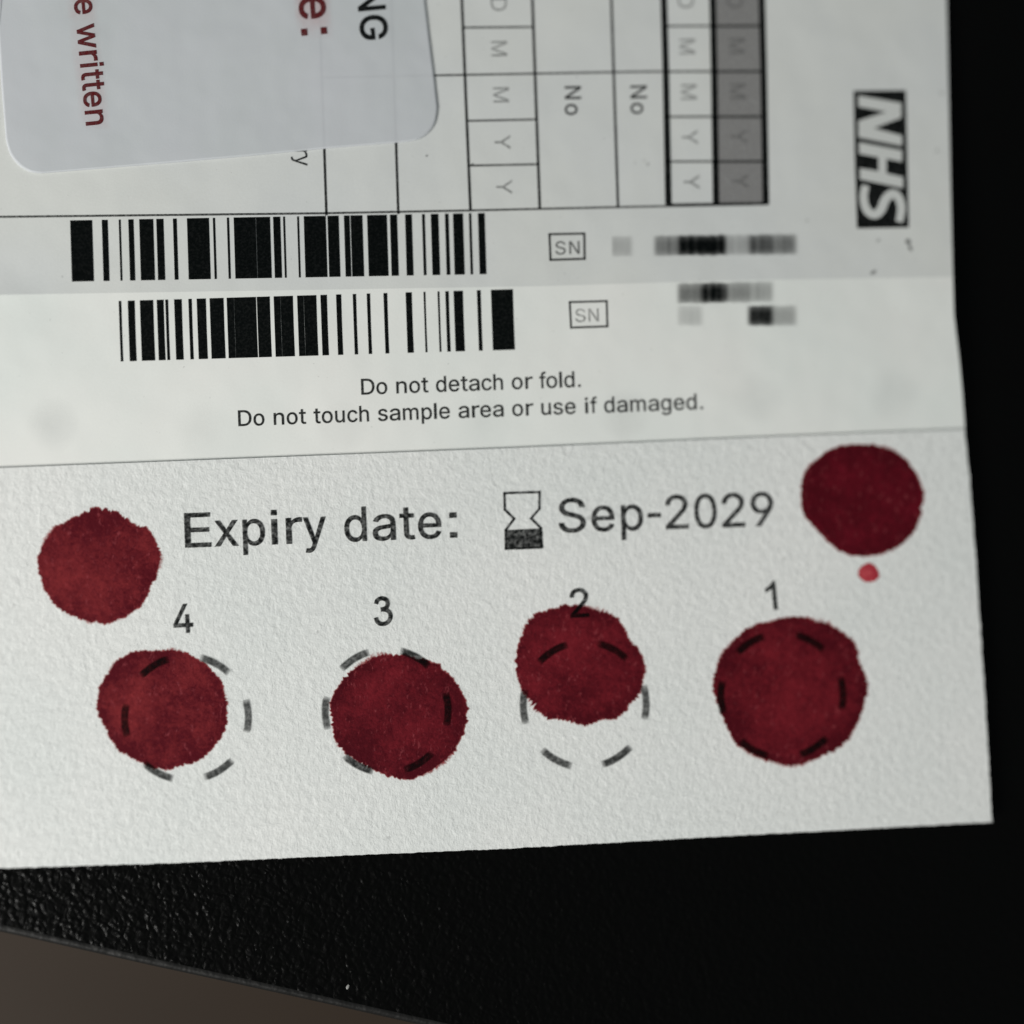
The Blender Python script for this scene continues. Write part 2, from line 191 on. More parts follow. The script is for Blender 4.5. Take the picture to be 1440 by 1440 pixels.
def bump(nt, bsdf, h, dist, strength=1.0, chain=None):
    b = N(nt, 'ShaderNodeBump')
    b.inputs['Strength'].default_value = strength
    b.inputs['Distance'].default_value = dist
    nt.links.new(h, b.inputs['Height'])
    if chain is not None: nt.links.new(chain, b.inputs['Normal'])
    nt.links.new(b.outputs[0], bsdf.inputs['Normal'])
    return b.outputs[0]

def paper(name, c1, c2, grain, depth, mottle=0.05, rough=0.85, spec=0.2, felt=False):
    m, nt, b, out = mat(name)
    big = tex_noise(nt, 55, 3, 0.5)
    col = mix(nt, ramp(nt, big, [(0.35, 0.0), (0.65, 1.0)]), c1, c2)
    fine = tex_noise(nt, grain, 6, 0.65, dist=0.15 if felt else 0.0)
    lo = 1.0 - mottle * 2
    col = mix(nt, 1.0, col, ramp(nt, fine, [(0.3, lo), (0.7, 1.0)]), 'MULTIPLY')
    specks = tex_noise(nt, grain * 0.55, 2, 0.4)
    col = mix(nt, 1.0, col, ramp(nt, specks, [(0.215, 0.80), (0.25, 1.0)]), 'MULTIPLY')
    nt.links.new(col, b.inputs['Base Color'])
    b.inputs['Roughness'].default_value = rough
    b.inputs['Specular IOR Level'].default_value = spec
    if felt:
        fib = tex_noise(nt, grain * 1.7, 4, 0.6, stretch=(1, 0.6, 1), dist=0.4)
        h = math_n(nt, 'ADD', fine, math_n(nt, 'MULTIPLY', fib, 0.5))
        bump(nt, b, h, depth)
    else:
        n1 = bump(nt, b, fine, depth)
        bump(nt, b, tex_noise(nt, 120, 2, 0.5), 0.00022, 1.0, n1)
    return m

M = {}
M['form'] = paper('form_paper', (0.610, 0.628, 0.625), (0.645, 0.658, 0.638), 5200, 0.000010, 0.022)
M['strip'] = paper('strip_paper', (0.680, 0.708, 0.686), (0.730, 0.735, 0.712), 5200, 0.000009, 0.016)
M['filter'] = paper('filter_felt', (0.715, 0.735, 0.722), (0.758, 0.765, 0.752), 1350, 0.000105, 0.060, 0.95, 0.1, felt=True)

def ink(name, col, a_lo, a_hi, grain=4200, attr=False, rough=0.6):
    """print that lets the sheet's grain show through it"""
    m, nt, b, out = mat(name)
    b.inputs['Base Color'].default_value = (*col, 1)
    b.inputs['Roughness'].default_value = rough
    b.inputs['Specular IOR Level'].default_value = 0.03
    f = tex_noise(nt, grain, 4, 0.65)
    al = ramp(nt, f, [(0.36, a_lo), (0.60, a_hi)])
    if attr:
        at = N(nt, 'ShaderNodeAttribute'); at.attribute_name = 'cover'
        al = math_n(nt, 'MULTIPLY', al, at.outputs['Fac'])
    nt.links.new(al, b.inputs['Alpha'])
    return m
M['ink'] = ink('black_ink', (0.002, 0.003, 0.003), 0.80, 0.96)
M['ink_soft'] = ink('soft_black_ink', (0.002, 0.003, 0.003), 0.70, 0.90)
M['ink_form'] = ink('thin_rule_ink', (0.002, 0.003, 0.003), 0.66, 0.90)
M['ink_bar'] = ink('bar_ink', (0.002, 0.003, 0.003), 0.90, 0.99)
M['ink_faint'] = ink('faint_rule_ink', (0.002, 0.003, 0.003), 0.50, 0.76)
M['ink_filter'] = ink('ink_on_felt', (0.002, 0.003, 0.003), 0.52, 0.92, 2600)
M['ink_dash'] = ink('dash_ink', (0.002, 0.003, 0.003), 0.56, 0.82, 2600, attr=True)
M['ink_dash_faint'] = ink('worn_dash_ink', (0.002, 0.003, 0.003), 0.36, 0.66, 2600)
M['ink_grey'] = ink('pale_letter_ink', (0.002, 0.003, 0.003), 0.18, 0.50, 7000)
M['ink_sn'] = ink('worn_code_ink', (0.002, 0.003, 0.003), 0.50, 0.74)
M['ink_sn_pale'] = ink('pale_code_ink', (0.002, 0.003, 0.003), 0.30, 0.55)
M['ink_band'] = ink('band_letter_ink', (0.002, 0.003, 0.003), 0.10, 0.32, 7000)
M['ink_grad'] = ink('uneven_ink', (0.002, 0.003, 0.003), 0.93, 1.0, 2600, attr=True)
M['tone'] = ink('halftone_ink', (0.225, 0.22, 0.22), 0.62, 0.95, 5200)
M['show_through'] = ink('show_through', (0.40, 0.41, 0.42), 0.55, 0.85, 300, attr=True)
def hatch(m):
    nt = m.node_tree
    tc = N(nt, 'ShaderNodeTexCoord'); w = N(nt, 'ShaderNodeTexWave')
    w.bands_direction = 'DIAGONAL'; w.inputs['Scale'].default_value = 900; w.inputs['Distortion'].default_value = 0.6
    nt.links.new(tc.outputs['Object'], w.inputs['Vector'])
    b = nt.nodes['Principled BSDF']
    old = b.inputs['Alpha'].links[0].from_socket
    nt.links.new(math_n(nt, 'MULTIPLY', old, ramp(nt, w.outputs['Fac'], [(0.2, 0.78), (0.8, 1.0)])), b.inputs['Alpha'])
hatch(M['tone'])
M['red_ink'] = ink('red_ink', (0.100, 0.008, 0.010), 0.72, 0.93, 5200)
M['red_halo'] = ink('red_ink_bleed', (0.62, 0.22, 0.21), 0.30, 0.55, 900, attr=True)

def logo_white():
    m, nt, b, out = mat('logo_knockout')
    b.inputs['Base Color'].default_value = (0.50, 0.51, 0.50, 1)
    b.inputs['Roughness'].default_value = 0.85
    return m
M['knock'] = logo_white()
M['knock'].node_tree.nodes['Principled BSDF'].inputs['Base Color'].default_value = (0.56, 0.575, 0.56, 1)

def blood(name, lo, hi, edge):
    m, nt, b, out = mat(name)
    at = N(nt, 'ShaderNodeAttribute'); at.attribute_name = 'cover'
    rim = N(nt, 'ShaderNodeAttribute'); rim.attribute_name = 'rim'
    broad = tex_noise(nt, 210, 5, 0.65)
    fine = tex_noise(nt, 2300, 5, 0.7, dist=0.8)
    f = math_n(nt, 'ADD', math_n(nt, 'MULTIPLY', broad, 0.6), math_n(nt, 'MULTIPLY', fine, 0.45))
    f = math_n(nt, 'SUBTRACT', f, math_n(nt, 'MULTIPLY', rim.outputs['Fac'], 0.07))
    col = ramp(nt, f, [(0.42, lo), (0.63, hi)])
    pale = ramp(nt, tex_noise(nt, 3000, 3, 0.6, stretch=(1, 0.5, 1)), [(0.60, 0.0), (0.74, 0.60)])
    col = mix(nt, pale, col, (0.26, 0.045, 0.055))
    nt.links.new(col, b.inputs['Base Color'])
    b.inputs['Roughness'].default_value = 0.75
    b.inputs['Specular IOR Level'].default_value = 0.10
    bump(nt, b, tex_noise(nt, 1350, 6, 0.65, dist=0.15), 0.000105)
    thr = math_n(nt, 'ADD', at.outputs['Fac'], math_n(nt, 'MULTIPLY', math_n(nt, 'SUBTRACT', tex_noise(nt, 3300, 3, 0.6), 0.5), 0.9))
    al = ramp(nt, thr, [(0.16, 0.0), (0.36, 0.28), (0.62, 1.0)])
    one = math_n(nt, 'GREATER_THAN', at.outputs['Fac'], 0.98)
    al = math_n(nt, 'MAXIMUM', al, one)
    nt.links.new(al, b.inputs['Alpha'])
    # soaked fringe is thinner, so redder and paler
    c2 = mix(nt, ramp(nt, at.outputs['Fac'], [(0.30, 1.0), (0.75, 0.0)]), col, (0.42, 0.10, 0.10))
    nt.links.new(c2, b.inputs['Base Color'])
    return m
M['blood_a'] = blood('dried_blood', (0.060, 0.0014, 0.0055), (0.145, 0.0080, 0.0145), 0)
M['blood_b'] = blood('dried_blood_dark', (0.060, 0.0009, 0.005), (0.120, 0.0032, 0.011), 0)
M['blood_c'] = blood('dried_blood_brown', (0.074, 0.0022, 0.0072), (0.190, 0.0175, 0.0215), 0)
M['blood_pale'] = blood('thin_blood', (0.36, 0.030, 0.045), (0.56, 0.10, 0.11), 0)

def sticker_mat():
    m, nt, b, out = mat('sticker_plastic')
    f = tex_noise(nt, 90, 3, 0.5)
    col = mix(nt, ramp(nt, f, [(0.35, 0.0), (0.65, 1.0)]), (0.585, 0.615, 0.635), (0.610, 0.630, 0.665))
    nt.links.new(col, b.inputs['Base Color'])
    b.inputs['Roughness'].default_value = 0.6
    b.inputs['Specular IOR Level'].default_value = 0.3
    b.inputs['Alpha'].default_value = 0.80
    n1 = bump(nt, b, tex_noise(nt, 6000, 4, 0.6), 0.000008)
    bump(nt, b, tex_noise(nt, 150, 2, 0.5), 0.00020, 1.0, n1)
    return m
M['sticker'] = sticker_mat()

def mat_mat():
    m, nt, b, out = mat('pebbled_black')
    tc = N(nt, 'ShaderNodeTexCoord')
    v = N(nt, 'ShaderNodeTexVoronoi'); v.feature = 'SMOOTH_F1'
    v.inputs['Scale'].default_value = 1750
    v.inputs['Smoothness'].default_value = 0.35
    nz = N(nt, 'ShaderNodeTexNoise'); nz.inputs['Scale'].default_value = 700
    nt.links.new(tc.outputs['Object'], nz.inputs['Vector'])
    mv = N(nt, 'ShaderNodeMix'); mv.data_type = 'VECTOR'; mv.inputs[0].default_value = 0.0012
    nt.links.new(tc.outputs['Object'], mv.inputs[4]); nt.links.new(nz.outputs['Color'], mv.inputs[5])
    nt.links.new(mv.outputs[1], v.inputs['Vector'])
    inv = math_n(nt, 'SUBTRACT', 1.0, v.outputs['Distance'])
    h = math_n(nt, 'ADD', inv, math_n(nt, 'MULTIPLY', tex_noise(nt, 900, 3, 0.6), 0.8))
    bump(nt, b, h, 0.000085)
    b.inputs['Base Color'].default_value = (0.0014, 0.0014, 0.0013, 1)
    b.inputs['Roughness'].default_value = 0.26
    b.inputs['Specular IOR Level'].default_value = 0.11
    return m
M['mat'] = mat_mat()
def rim_mat():
    m, nt, b, out = mat('smooth_black_rim')
    b.inputs['Base Color'].default_value = (0.006, 0.0058, 0.0055, 1)
    b.inputs['Roughness'].default_value = 0.55
    b.inputs['Specular IOR Level'].default_value = 0.3
    bump(nt, b, tex_noise(nt, 400, 3, 0.6), 0.0003)
    return m
M['rim'] = rim_mat()
def table_mat():
    m, nt, b, out = mat('brown_table')
    f = tex_noise(nt, 14, 3, 0.5, stretch=(1, 3, 1))
    nt.links.new(mix(nt, ramp(nt, f, [(0.3, 0.0), (0.7, 1.0)]), (0.024, 0.0152, 0.0092), (0.030, 0.0192, 0.0118)), b.inputs['Base Color'])
    b.inputs['Roughness'].default_value = 0.6
    b.inputs['Specular IOR Level'].default_value = 0.2
    return m
M['table'] = table_mat()
def dust_mat():
    m, nt, b, out = mat('dust')
    b.inputs['Base Color'].default_value = (0.25, 0.25, 0.24, 1)
    return m
M['dust'] = dust_mat()

# ------------------------------------------------------------------ setting: table, mat
TZ = -16.0
c = [Vector((x, y, TZ * MM)) for x, y in ((-0.6, -0.6), (0.6, -0.6), (0.6, 0.6), (-0.6, 0.6))]
rows = [[Vector((-0.6 + 1.2 * j / 8, 0.6 - 1.2 * i / 8, TZ * MM)) for j in range(9)] for i in range(9)]
obj('table', sheet(rows, 20), M['table'], kind='structure')

# mat: a slab with a rounded border; its lower left edge crosses the picture
E0, E1 = P(0, 1300, 0), P(600, 1433, 0)
ax = (E1 - E0); ax.z = 0; ax.normalize()
inn = Vector((-ax.y, ax.x, 0))
def matp(u, v, z): return E0 + ax * u + inn * v + Vector((0, 0, z))
U0, U1, V1 = -0.16, 0.20, 0.17
rows = []
for i in range(2):
    rows.append([matp(U0 + (U1 - U0) * j / 12, V1 if i == 0 else 0.0, 0) for j in range(13)])
mat_o = obj('black_mat', sheet(rows, 6, False), M['mat'], cat='mat',
            label='black pebbled mat under the white card, its edge showing at the lower left')
prof = [(0.0, -0.00002), (-0.00022, 0.00006), (-0.00045, 0.00002), (-0.00066, -0.00022), (-0.00080, -0.0006), (-0.00080, -0.006)]
vs, fs = [], []
NU = 60
for j in range(NU + 1):
    u = U0 + (U1 - U0) * j / NU
    w = 0.00006 * noise.noise(Vector((u * 120, 0, 0)))
    for dv, dz in prof:
        vs.append(tuple(matp(u, dv + w * (dv < -0.0003), dz)))
K = len(prof)
for j in range(NU):
    for k in range(K - 1):
        a = j * K + k
        fs.append((a, a + 1, a + K + 1, a + K))
me = bpy.data.meshes.new('m'); me.from_pydata(vs, [], fs)
for p in me.polygons: p.use_smooth = True
obj('rim', me, M['rim'], mat_o)

rng = random.Random(5)
def fleck(px, py, h, r, name, m, parent, ang=0.5, el=1.8, **kw):
    bm = bmesh.new()
    bmesh.ops.create_icosphere(bm, subdivisions=2, radius=r)
    c = P(px, py, h)
    R = Matrix.Rotation(ang, 3, 'Z')
    for v in bm.verts:
        q = v.co * (1 + 0.4 * noise.noise(v.co * (2.0 / r) + Vector((px, py, 0))))
        q = Vector((q.x * el, q.y, q.z * 0.4))
        v.co = c + R @ q
    me = bpy.data.meshes.new('m'); bm.to_mesh(me); bm.free()
    return obj(name, me, m, parent, **kw)
fleck(489, 1388, 0.10, 0.00014, 'dust_fleck', M['dust'], None, 1.2, 1.6, cat='dust', label='pale dust fleck on the black mat near its lower edge')

# ------------------------------------------------------------------ the card
card = bpy.data.objects.new('sample_card', None)
card.location = (0, 0, 0)
link(card)
card['label'] = 'white folded blood sample card with printed form, expiry date and six dark red spots'
card['category'] = 'sample card'

RIGHT_UP = [(-500, 1322), (0, 1331), (270, 1337), (389, 1340), (442, 1341.5), (464, 1344), (506, 1349), (548, 1353), (604, 1357)]
RIGHT_LO = [(604, 1356), (670, 1363), (800, 1373), (1000, 1386), (1157, 1395)]
BOTTOM = [(-500, 1231), (0, 1221), (220, 1214.5), (500, 1202.5), (720, 1193), (990, 1177.5), (1395, 1156)]

def grid(y0f, y1f, right, hf, nr, nc, extra=0.0, waves=0.0):
    rows = []
    for i in range(nr + 1):
        t = i / nr
        # first guess of the row's right end, then the row itself
        ye = y0f(1350) + (y1f(1350) - y0f(1350)) * t
        xr = interp(right, ye)
        row = []
        for j in range(nc + 1):
            u = j / nc
            x = -500 + (xr + 500) * u
            y = y0f(x) + (y1f(x) - y0f(x)) * t
            if waves and (i == nr or j == nc):
                k = noise.noise(Vector((x * 0.12, y * 0.12, 3.3))) + 0.6 * noise.noise(Vector((x * 0.45, y * 0.45, 1.3)))
                if i == nr: y += k * waves
                if j == nc: x += k * waves
            row.append(P(x, y, hf(x, y)))
        rows.append(row)
    return rows

form = obj('form_sheet', sheet(grid(lambda x: -500, crease, RIGHT_UP, h_form, 60, 60), 0.14), M['form'], card,
           label='upper printed sheet with ruled boxes')
strip = obj('cover_strip', sheet(grid(crease, lambda x: split(x) + 14, RIGHT_UP, h_strip, 30, 70), 0.14), M['strip'], card,
            label='smooth strip with warning text')
filt = obj('filter_paper', sheet(grid(split, lambda x: interp(BOTTOM, x), RIGHT_LO, h_filter, 160, 620, waves=0.9), 0.55), M['filter'], card,
           label='thick fibrous paper holding the spots')

# backing layers under the card keep it clear of the mat
rows = grid(lambda x: -500, lambda x: crease(x) - 30, [(y, x - 26) for y, x in RIGHT_UP], lambda x, y: 0.72, 4, 4)
obj('backing_sheet', sheet(rows, 0.35), M['form'], card)
rows = grid(lambda x: crease(x) - 20, lambda x: interp(BOTTOM, x) - 22, [(0, 1316), (604, 1330), (1157, 1368)], lambda x, y: 1.0, 4, 4)
obj('backing_sheet', sheet(rows, 0.7), M['form'], card)

# ------------------------------------------------------------------ flat print
class Print:
    def __init__(s): s.v = []; s.f = []; s.c = []
    def poly(s, contours, hf, lift, cover=1.0):
        """contours in photograph pixels, filled by the nonzero winding rule"""
        flat = [Vector(p[:2]) for c in contours for p in c]
        edges, k = [], 0
        for c in contours:
            edges += [(k+i, k+(i+1) % len(c)) for i in range(len(c))]
            k += len(c)
        vo, _, fo, *_ = delaunay_2d_cdt(flat, edges, [], 0, 1e-5)
        b = len(s.v)
        for p in vo:
            s.v.append(tuple(P(p[0], p[1], hf(p[0], p[1]) + lift))); s.c.append(cover)
        for t in fo:
            mx = sum(vo[i][0] for i in t)/3; my = sum(vo[i][1] for i in t)/3
            w = 0
            for c in contours:
                for p, q in zip(c, c[1:]+c[:1]):
                    if (p[1] <= my) != (q[1] <= my):
                        xx = p[0] + (my-p[1])*(q[0]-p[0])/(q[1]-p[1])
                        if xx > mx: w += 1 if q[1] > p[1] else -1
            if w: s.f.append(tuple(b+i for i in t))
    def stroke(s, pts, w, hf, lift, seg=18, cover=1.0, cap=0):
        """a ribbon of width w (a number or one per point) along pts"""
        q = []
        ws = w if isinstance(w, (list, tuple)) else [w] * len(pts)
        for (a, b), (wa, wb) in zip(zip(pts, pts[1:]), zip(ws, ws[1:])):
            n = max(1, int(math.hypot(b[0]-a[0], b[1]-a[1]) / seg))
            for k in range(n):
                t = k / n
                q.append((a[0]+(b[0]-a[0])*t, a[1]+(b[1]-a[1])*t, wa+(wb-wa)*t))
        q.append((*pts[-1], ws[-1]))
        b0 = len(s.v)
        for i, (x, y, ww) in enumerate(q):
            a = q[max(0, i-1)]; c = q[min(len(q)-1, i+1)]
            dx, dy = c[0]-a[0], c[1]-a[1]; L = math.hypot(dx, dy) or 1
            nx, ny = -dy/L*ww/2, dx/L*ww/2
            for sx in (1, -1):
                X, Y = x+nx*sx, y+ny*sx
                s.v.append(tuple(P(X, Y, hf(X, Y)+lift))); s.c.append(cover)
        for i in range(len(q)-1):
            a = b0 + 2*i
            s.f.append((a, a+2, a+3, a+1))
    def soft(s, pts, w, hf, lift, seg=6, cover=1.0):
        """a ribbon whose ink thins at its sides and ends"""
        q = []
        for a, b in zip(pts, pts[1:]):
            n = max(1, int(math.hypot(b[0]-a[0], b[1]-a[1]) / seg))
            q += [(a[0]+(b[0]-a[0])*k/n, a[1]+(b[1]-a[1])*k/n) for k in range(n)]
        q.append(pts[-1])
        prof = [(-0.58, 0), (-0.36, 1), (0.36, 1), (0.58, 0)]
        b0 = len(s.v); n = len(q)
        for i, (x, y) in enumerate(q):
            a = q[max(0, i-1)]; c = q[min(n-1, i+1)]
            dx, dy = c[0]-a[0], c[1]-a[1]; L = math.hypot(dx, dy) or 1
            e = 0.25 if i in (0, n-1) else 1.0
            for k, cv in prof:
                X, Y = x-dy/L*w*k, y+dx/L*w*k
                s.v.append(tuple(P(X, Y, hf(X, Y)+lift))); s.c.append(cv*cover*e)
        for i in range(n-1):
            for k in range(3):
                a = b0+i*4+k
                s.f.append((a, a+4, a+5, a+1))
    def done(s, name, m, parent, label=None, **kw):
        me = bpy.data.meshes.new('m'); me.from_pydata(s.v, [], s.f)
        at = me.attributes.new('cover', 'FLOAT', 'POINT'); at.data.foreach_set('value', s.c)
        bm = bmesh.new(); bm.from_mesh(me)
        for f in bm.faces:
            f.normal_update()
            if f.normal.z < 0: f.normal_flip()
        bm.to_mesh(me); bm.free()
        return obj(name, me, m, parent, label, **kw)

def cr(pts, n=5, closed=False):
    out = []; m = len(pts)
    rngi = range(m if closed else m-1)
    for i in rngi:
        p0 = pts[(i-1) % m] if closed or i > 0 else pts[0]
        p1 = pts[i]; p2 = pts[(i+1) % m]
        p3 = pts[(i+2) % m] if closed or i+2 < m else pts[-1]
        for k in range(n):
            t = k/n
            out.append(tuple(0.5*((2*p1[a]) + (-p0[a]+p2[a])*t + (2*p0[a]-5*p1[a]+4*p2[a]-p3[a])*t*t + (-p0[a]+3*p1[a]-3*p2[a]+p3[a])*t**3) for a in range(len(p1))))
    if not closed: out.append(tuple(pts[-1]))
    return out
BOX = {'D': (79,675,722), 'E': (79,621,667), 'G': (46,710,778), 'H': (79,640,722), 'M': (74,756,833), 'N': (75,636,722),
 'S': (46,615,667), 'Y': (6,655,667), 'a': (36,511,556), 'c': (39,491,500), 'd': (34,489,556), 'e': (38,513,556), 'f': (9,303,278),
 'g': (34,490,556), 'h': (66,488,556), 'i': (66,155,222), 'l': (54,163,222), 'm': (66,766,833), 'n': (66,487,556), 'o': (33,517,556),
 'p': (66,522,556), 'r': (65,346,333), 's': (31,463,500), 't': (17,270,278), 'u': (64,487,556), 'w': (3,714,722), 'x': (7,491,500),
 'y': (16,482,500), '0': (42,509,556), '1': (105,376,556), '2': (30,507,556), '3': (42,511,556), '4': (13,508,556), '9': (43,512,556),
 ':': (90,190,278), '.': (91,191,278), '-': (32,302,333)}
BOLD_ADV = {'N': 722, 'G': 778, 'w': 778, 'r': 389, 'i': 278, 't': 333, 'e': 556, 'n': 611, ':': 333}

def glyph(ch, bold):
    cs = GLYPHS[ch]
    xs = [p[0] for c in cs for p in c]
    x0, x1 = min(xs), max(xs)
    bx0, bx1, adv = BOX[ch]
    if bold:
        adv2 = BOLD_ADV.get(ch, adv); k = adv2 / adv
        ins = bold*0.35 if bold > 25 else 0
        bx0, bx1, adv = bx0*k + ins, bx1*k - ins, adv2
        if ch == ':': bx0, bx1 = bx0 + 5, bx1 + 25
    sx = (bx1-bx0) / (x1-x0)
    out = []
    for c in cs:
        pts = [((p[0]-x0)*sx + bx0, p[1]*1.4067) for p in c]
        if bold:
            n = len(pts); q = []
            area = sum(pts[i][0]*pts[(i+1)%n][1]-pts[(i+1)%n][0]*pts[i][1] for i in range(n))
            # outlines of the font run one way outside and the other way round holes
            for i in range(n):
                a, b, c2 = pts[i-1], pts[i], pts[(i+1)%n]
                d1 = (b[0]-a[0], b[1]-a[1]); d2 = (c2[0]-b[0], c2[1]-b[1])
                l1 = math.hypot(*d1) or 1; l2 = math.hypot(*d2) or 1
                n1 = (d1[1]/l1, -d1[0]/l1); n2 = (d2[1]/l2, -d2[0]/l2)
                nx, ny = n1[0]+n2[0], n1[1]+n2[1]
                L = max(0.8, nx*nx+ny*ny) / 2
                q.append((b[0]+bold*FLIP*nx/2/L, b[1]+bold*FLIP*ny/2/L))
            pts = q
        out.append(pts)
    return out, adv
def _area(c): return sum(c[i][0]*c[(i+1) % len(c)][1]-c[(i+1) % len(c)][0]*c[i][1] for i in range(len(c)))
FLIP = 1.0 if _area(GLYPHS['E'][0]) > 0 else -1.0
def _put(ch, *cs):
    GLYPHS[ch] = [c if _area(c)*FLIP > 0 else c[::-1] for c in cs]
def _rect(a, b, c, d): return [(a, b), (c, b), (c, d), (a, d)]
_put('l', _rect(0, 0, 63, 509)); _put('i', _rect(0, 0, 63, 369), _rect(0, 438, 63, 509))
_put('.', _rect(0, 0, 72, 72)); _put(':', _rect(0, 0, 72, 72), _rect(0, 298, 72, 370))
_put('1', [(p/1.4067, q/1.4067) for p, q in ((372,0),(372,719),(316,719),(290,672),(245,625),(180,580),(109,548),(109,462),(160,482),(225,518),(283,560),(283,0))])
def _three():
    top = [(88,560),(112,622),(165,664),(235,680),(312,668),(370,622),(388,545),(365,468),(305,418),(215,400)]
    low = [(215,400),(320,392),(400,345),(440,270),(436,175),(385,90),(305,42),(220,32),(140,58),(88,120),(68,192)]
    out = []
    for pts in (top, low):
        q = cr(pts, 3); L, Rr = [], []
        for i in range(len(q)):
            a, b = q[max(0, i-1)], q[min(len(q)-1, i+1)]
            dx, dy = b[0]-a[0], b[1]-a[1]; n = math.hypot(dx, dy)
            L.append(((q[i][0]-dy/n*42)/1.4067, (q[i][1]+dx/n*42)/1.4067)); Rr.append(((q[i][0]+dy/n*42)/1.4067, (q[i][1]-dx/n*42)/1.4067))
        out.append(L + Rr[::-1])
    _put('3', *out)
_three()

def text(pr, s, x0, y0, x1, y1, em, hf, lift=0.035, bold=0, dx_start=None):
    """s along the base line from (x0,y0) to (x1,y1): ink starts and ends there; tracking takes up the rest"""
    gl = [None if ch == ' ' else glyph(ch, bold) for ch in s]
    adv = [278 if g is None else g[1] for g in gl]
    first = min(p[0] for c in gl[0][0] for p in c)
    last = max(p[0] for c in gl[-1][0] for p in c)
    nat = (sum(adv[:-1]) + last - first) * em / 1000
    L = math.hypot(x1-x0, y1-y0)
    track = (L - nat) / max(1, len(s)-1)
    ux, uy = (x1-x0)/L, (y1-y0)/L
    vx, vy = uy, -ux                     # up of the letters
    if len(s) == 1:
        sc = L / nat
    pen = -first * em / 1000
    for g, a in zip(gl, adv):
        if g:
            cs = [[(x0 + ux*(pen+p[0]*em/1000) + vx*p[1]*em/1000, y0 + uy*(pen+p[0]*em/1000) + vy*p[1]*em/1000) for p in c] for c in g[0]]
            pr.poly(cs, hf, lift)
        pen += a*em/1000 + track

# ---- form: rules
pr = Print()
def vr(pr, x0, y0, x1, y1, w): pr.stroke([(x0, y0), (x1, y1)], w, h_form, 0.02)
L = 0.02
vr(pr, 439, -300, 459, 303, 3.6)
vr(pr, 541, -300, 560, 301, 3.6)
vr(pr, 637, -300, 661.5, 296, 4.0)
vr(pr, 738, -300, 759, 294, 4.0)
vr(pr, 850, -300, 869, 291, 3.6)
pr.done('ruled_line', M['ink_form'], form)
pr = Print()
for xa, xb in (((925, 940), (0, 0)), ((996, 1007), (0, 0)), ((1064, 1077), (0, 0))):
    pr.stroke([(xa[0], -300), (xa[0] + (xa[1]-xa[0])*0.75, 100), (xa[1], 288)], 9.2, h_form, 0.024)
pr.done('thick_ruled_line', M['ink'], form)
pr = Print()
pr.stroke([(-400, 313), (0, 305), (450, 300)], 3.0, h_form, 0.022)
pr.stroke([(450, 300), (660, 296), (860, 291.5), (1078, 287)], 3.0, h_form, 0.022)
for ya, yb in ((38.8, 38), (170, 168), (233, 231)):
    k = (ya+300)/600
    pr.stroke([(651 + ya*0.035, ya), (750 + yb*0.035, yb)], 2.9, h_form, 0.022)
pr.stroke([(450, 109), (655, 105.3), (755, 103.5), (862, 101.5), (934, 100.5)], 2.9, h_form, 0.022)
for y in (36.5, 100.5, 164, 227):
    pr.stroke([(930 + y*0.03, y+0.3), (1000 + y*0.03, y)], 3.0, h_form, 0.022)
    pr.stroke([(1000 + y*0.03, y+0.3), (1069 + y*0.03, y)], 3.4, h_form, 0.026)
pr.stroke([(938, 288), (1078, 286)], 4.0, h_form, 0.026)
pr.done('ruled_line', M['ink_faint'], form)
pr = Print()
pr.stroke([(1029.5, -300), (1042, 286)], 69, h_form, 0.012)
pr.done('grey_band', M['tone'], form)

# ---- form: letters
pr = Print()
def down(pr, s, x, y0, y1, em, bold=0, lean=0.02, hf=h_form, lift=0.035):
    text(pr, s, x, y0, x + (y1-y0)*lean, y1, em, hf, lift, bold)
for ch, x, ya, yb in (('D', 690, -3, 17), ('M', 690.5, 58, 84), ('M', 693, 123, 149), ('Y', 695, 190, 211), ('Y', 697.5, 253, 274),
                      ('D', 953, -7, 15), ('M', 955, 55, 80), ('M', 957, 119, 144), ('Y', 958.5, 183, 205), ('Y', 961, 246, 267)):
    down(pr, ch, x, ya, yb, 31, 6)
pr.done('pale_date_letters', M['ink_grey'], form)
pr = Print()
for ch, x, ya, yb in (('D', 1022, -7, 15), ('M', 1025, 54, 79), ('M', 1026, 118, 143), ('Y', 1028, 182, 204), ('Y', 1030, 245, 266)):
    down(pr, ch, x, ya, yb, 31, 6)
pr.done('pale_date_letters', M['ink_band'], form)
for a in (('No', 794, 121.5, 162, 31.5, 14), ('No', 886.5, 120.5, 160.5, 31.5, 14), ('ry', 415, 210, 233.5, 31, 4)):
    pr = Print(); down(pr, *a)
    pr.done('printed_word', M['ink_soft'], form)

# ---- form: logo, white letters on a black plate
def z6(p): return (1180 + p[0]/4.8, 100 + p[1]/4.8)
pr = Print()
pr.poly([[z6(p) for p in ((97, 133), (450, 130), (460, 600), (471, 1056), (120, 1062), (105, 600))]], h_form, 0.02)
logo = pr.done('logo_plate', M['ink'], form, label='black plate with three white slanted letters')
pr = Print()
Np = [(130,165),(420,215),(420,315),(235,385),(425,435),(425,505),(130,447),(130,335),(318,275),(130,240)]
Hp = [(135,480),(425,535),(425,612),(320,592),(320,690),(432,715),(432,790),(140,730),(140,655),(265,675),(265,582),(135,558)]
pr.poly([[z6(p) for p in Np]], h_form, 0.045)
pr.poly([[z6(p) for p in Hp]], h_form, 0.045)
sp = [(180,772),(166,830),(170,890),(190,940),(225,966),(258,962),(285,930),(305,880),(330,845),(362,828),(395,845),(415,890),(420,940),(405,1018)]
sw = [52,54,56,58,58,60,62,62,62,60,58,58,56,50]
sc = cr([(*z6(p), w/4.8) for p, w in zip(sp, sw)])
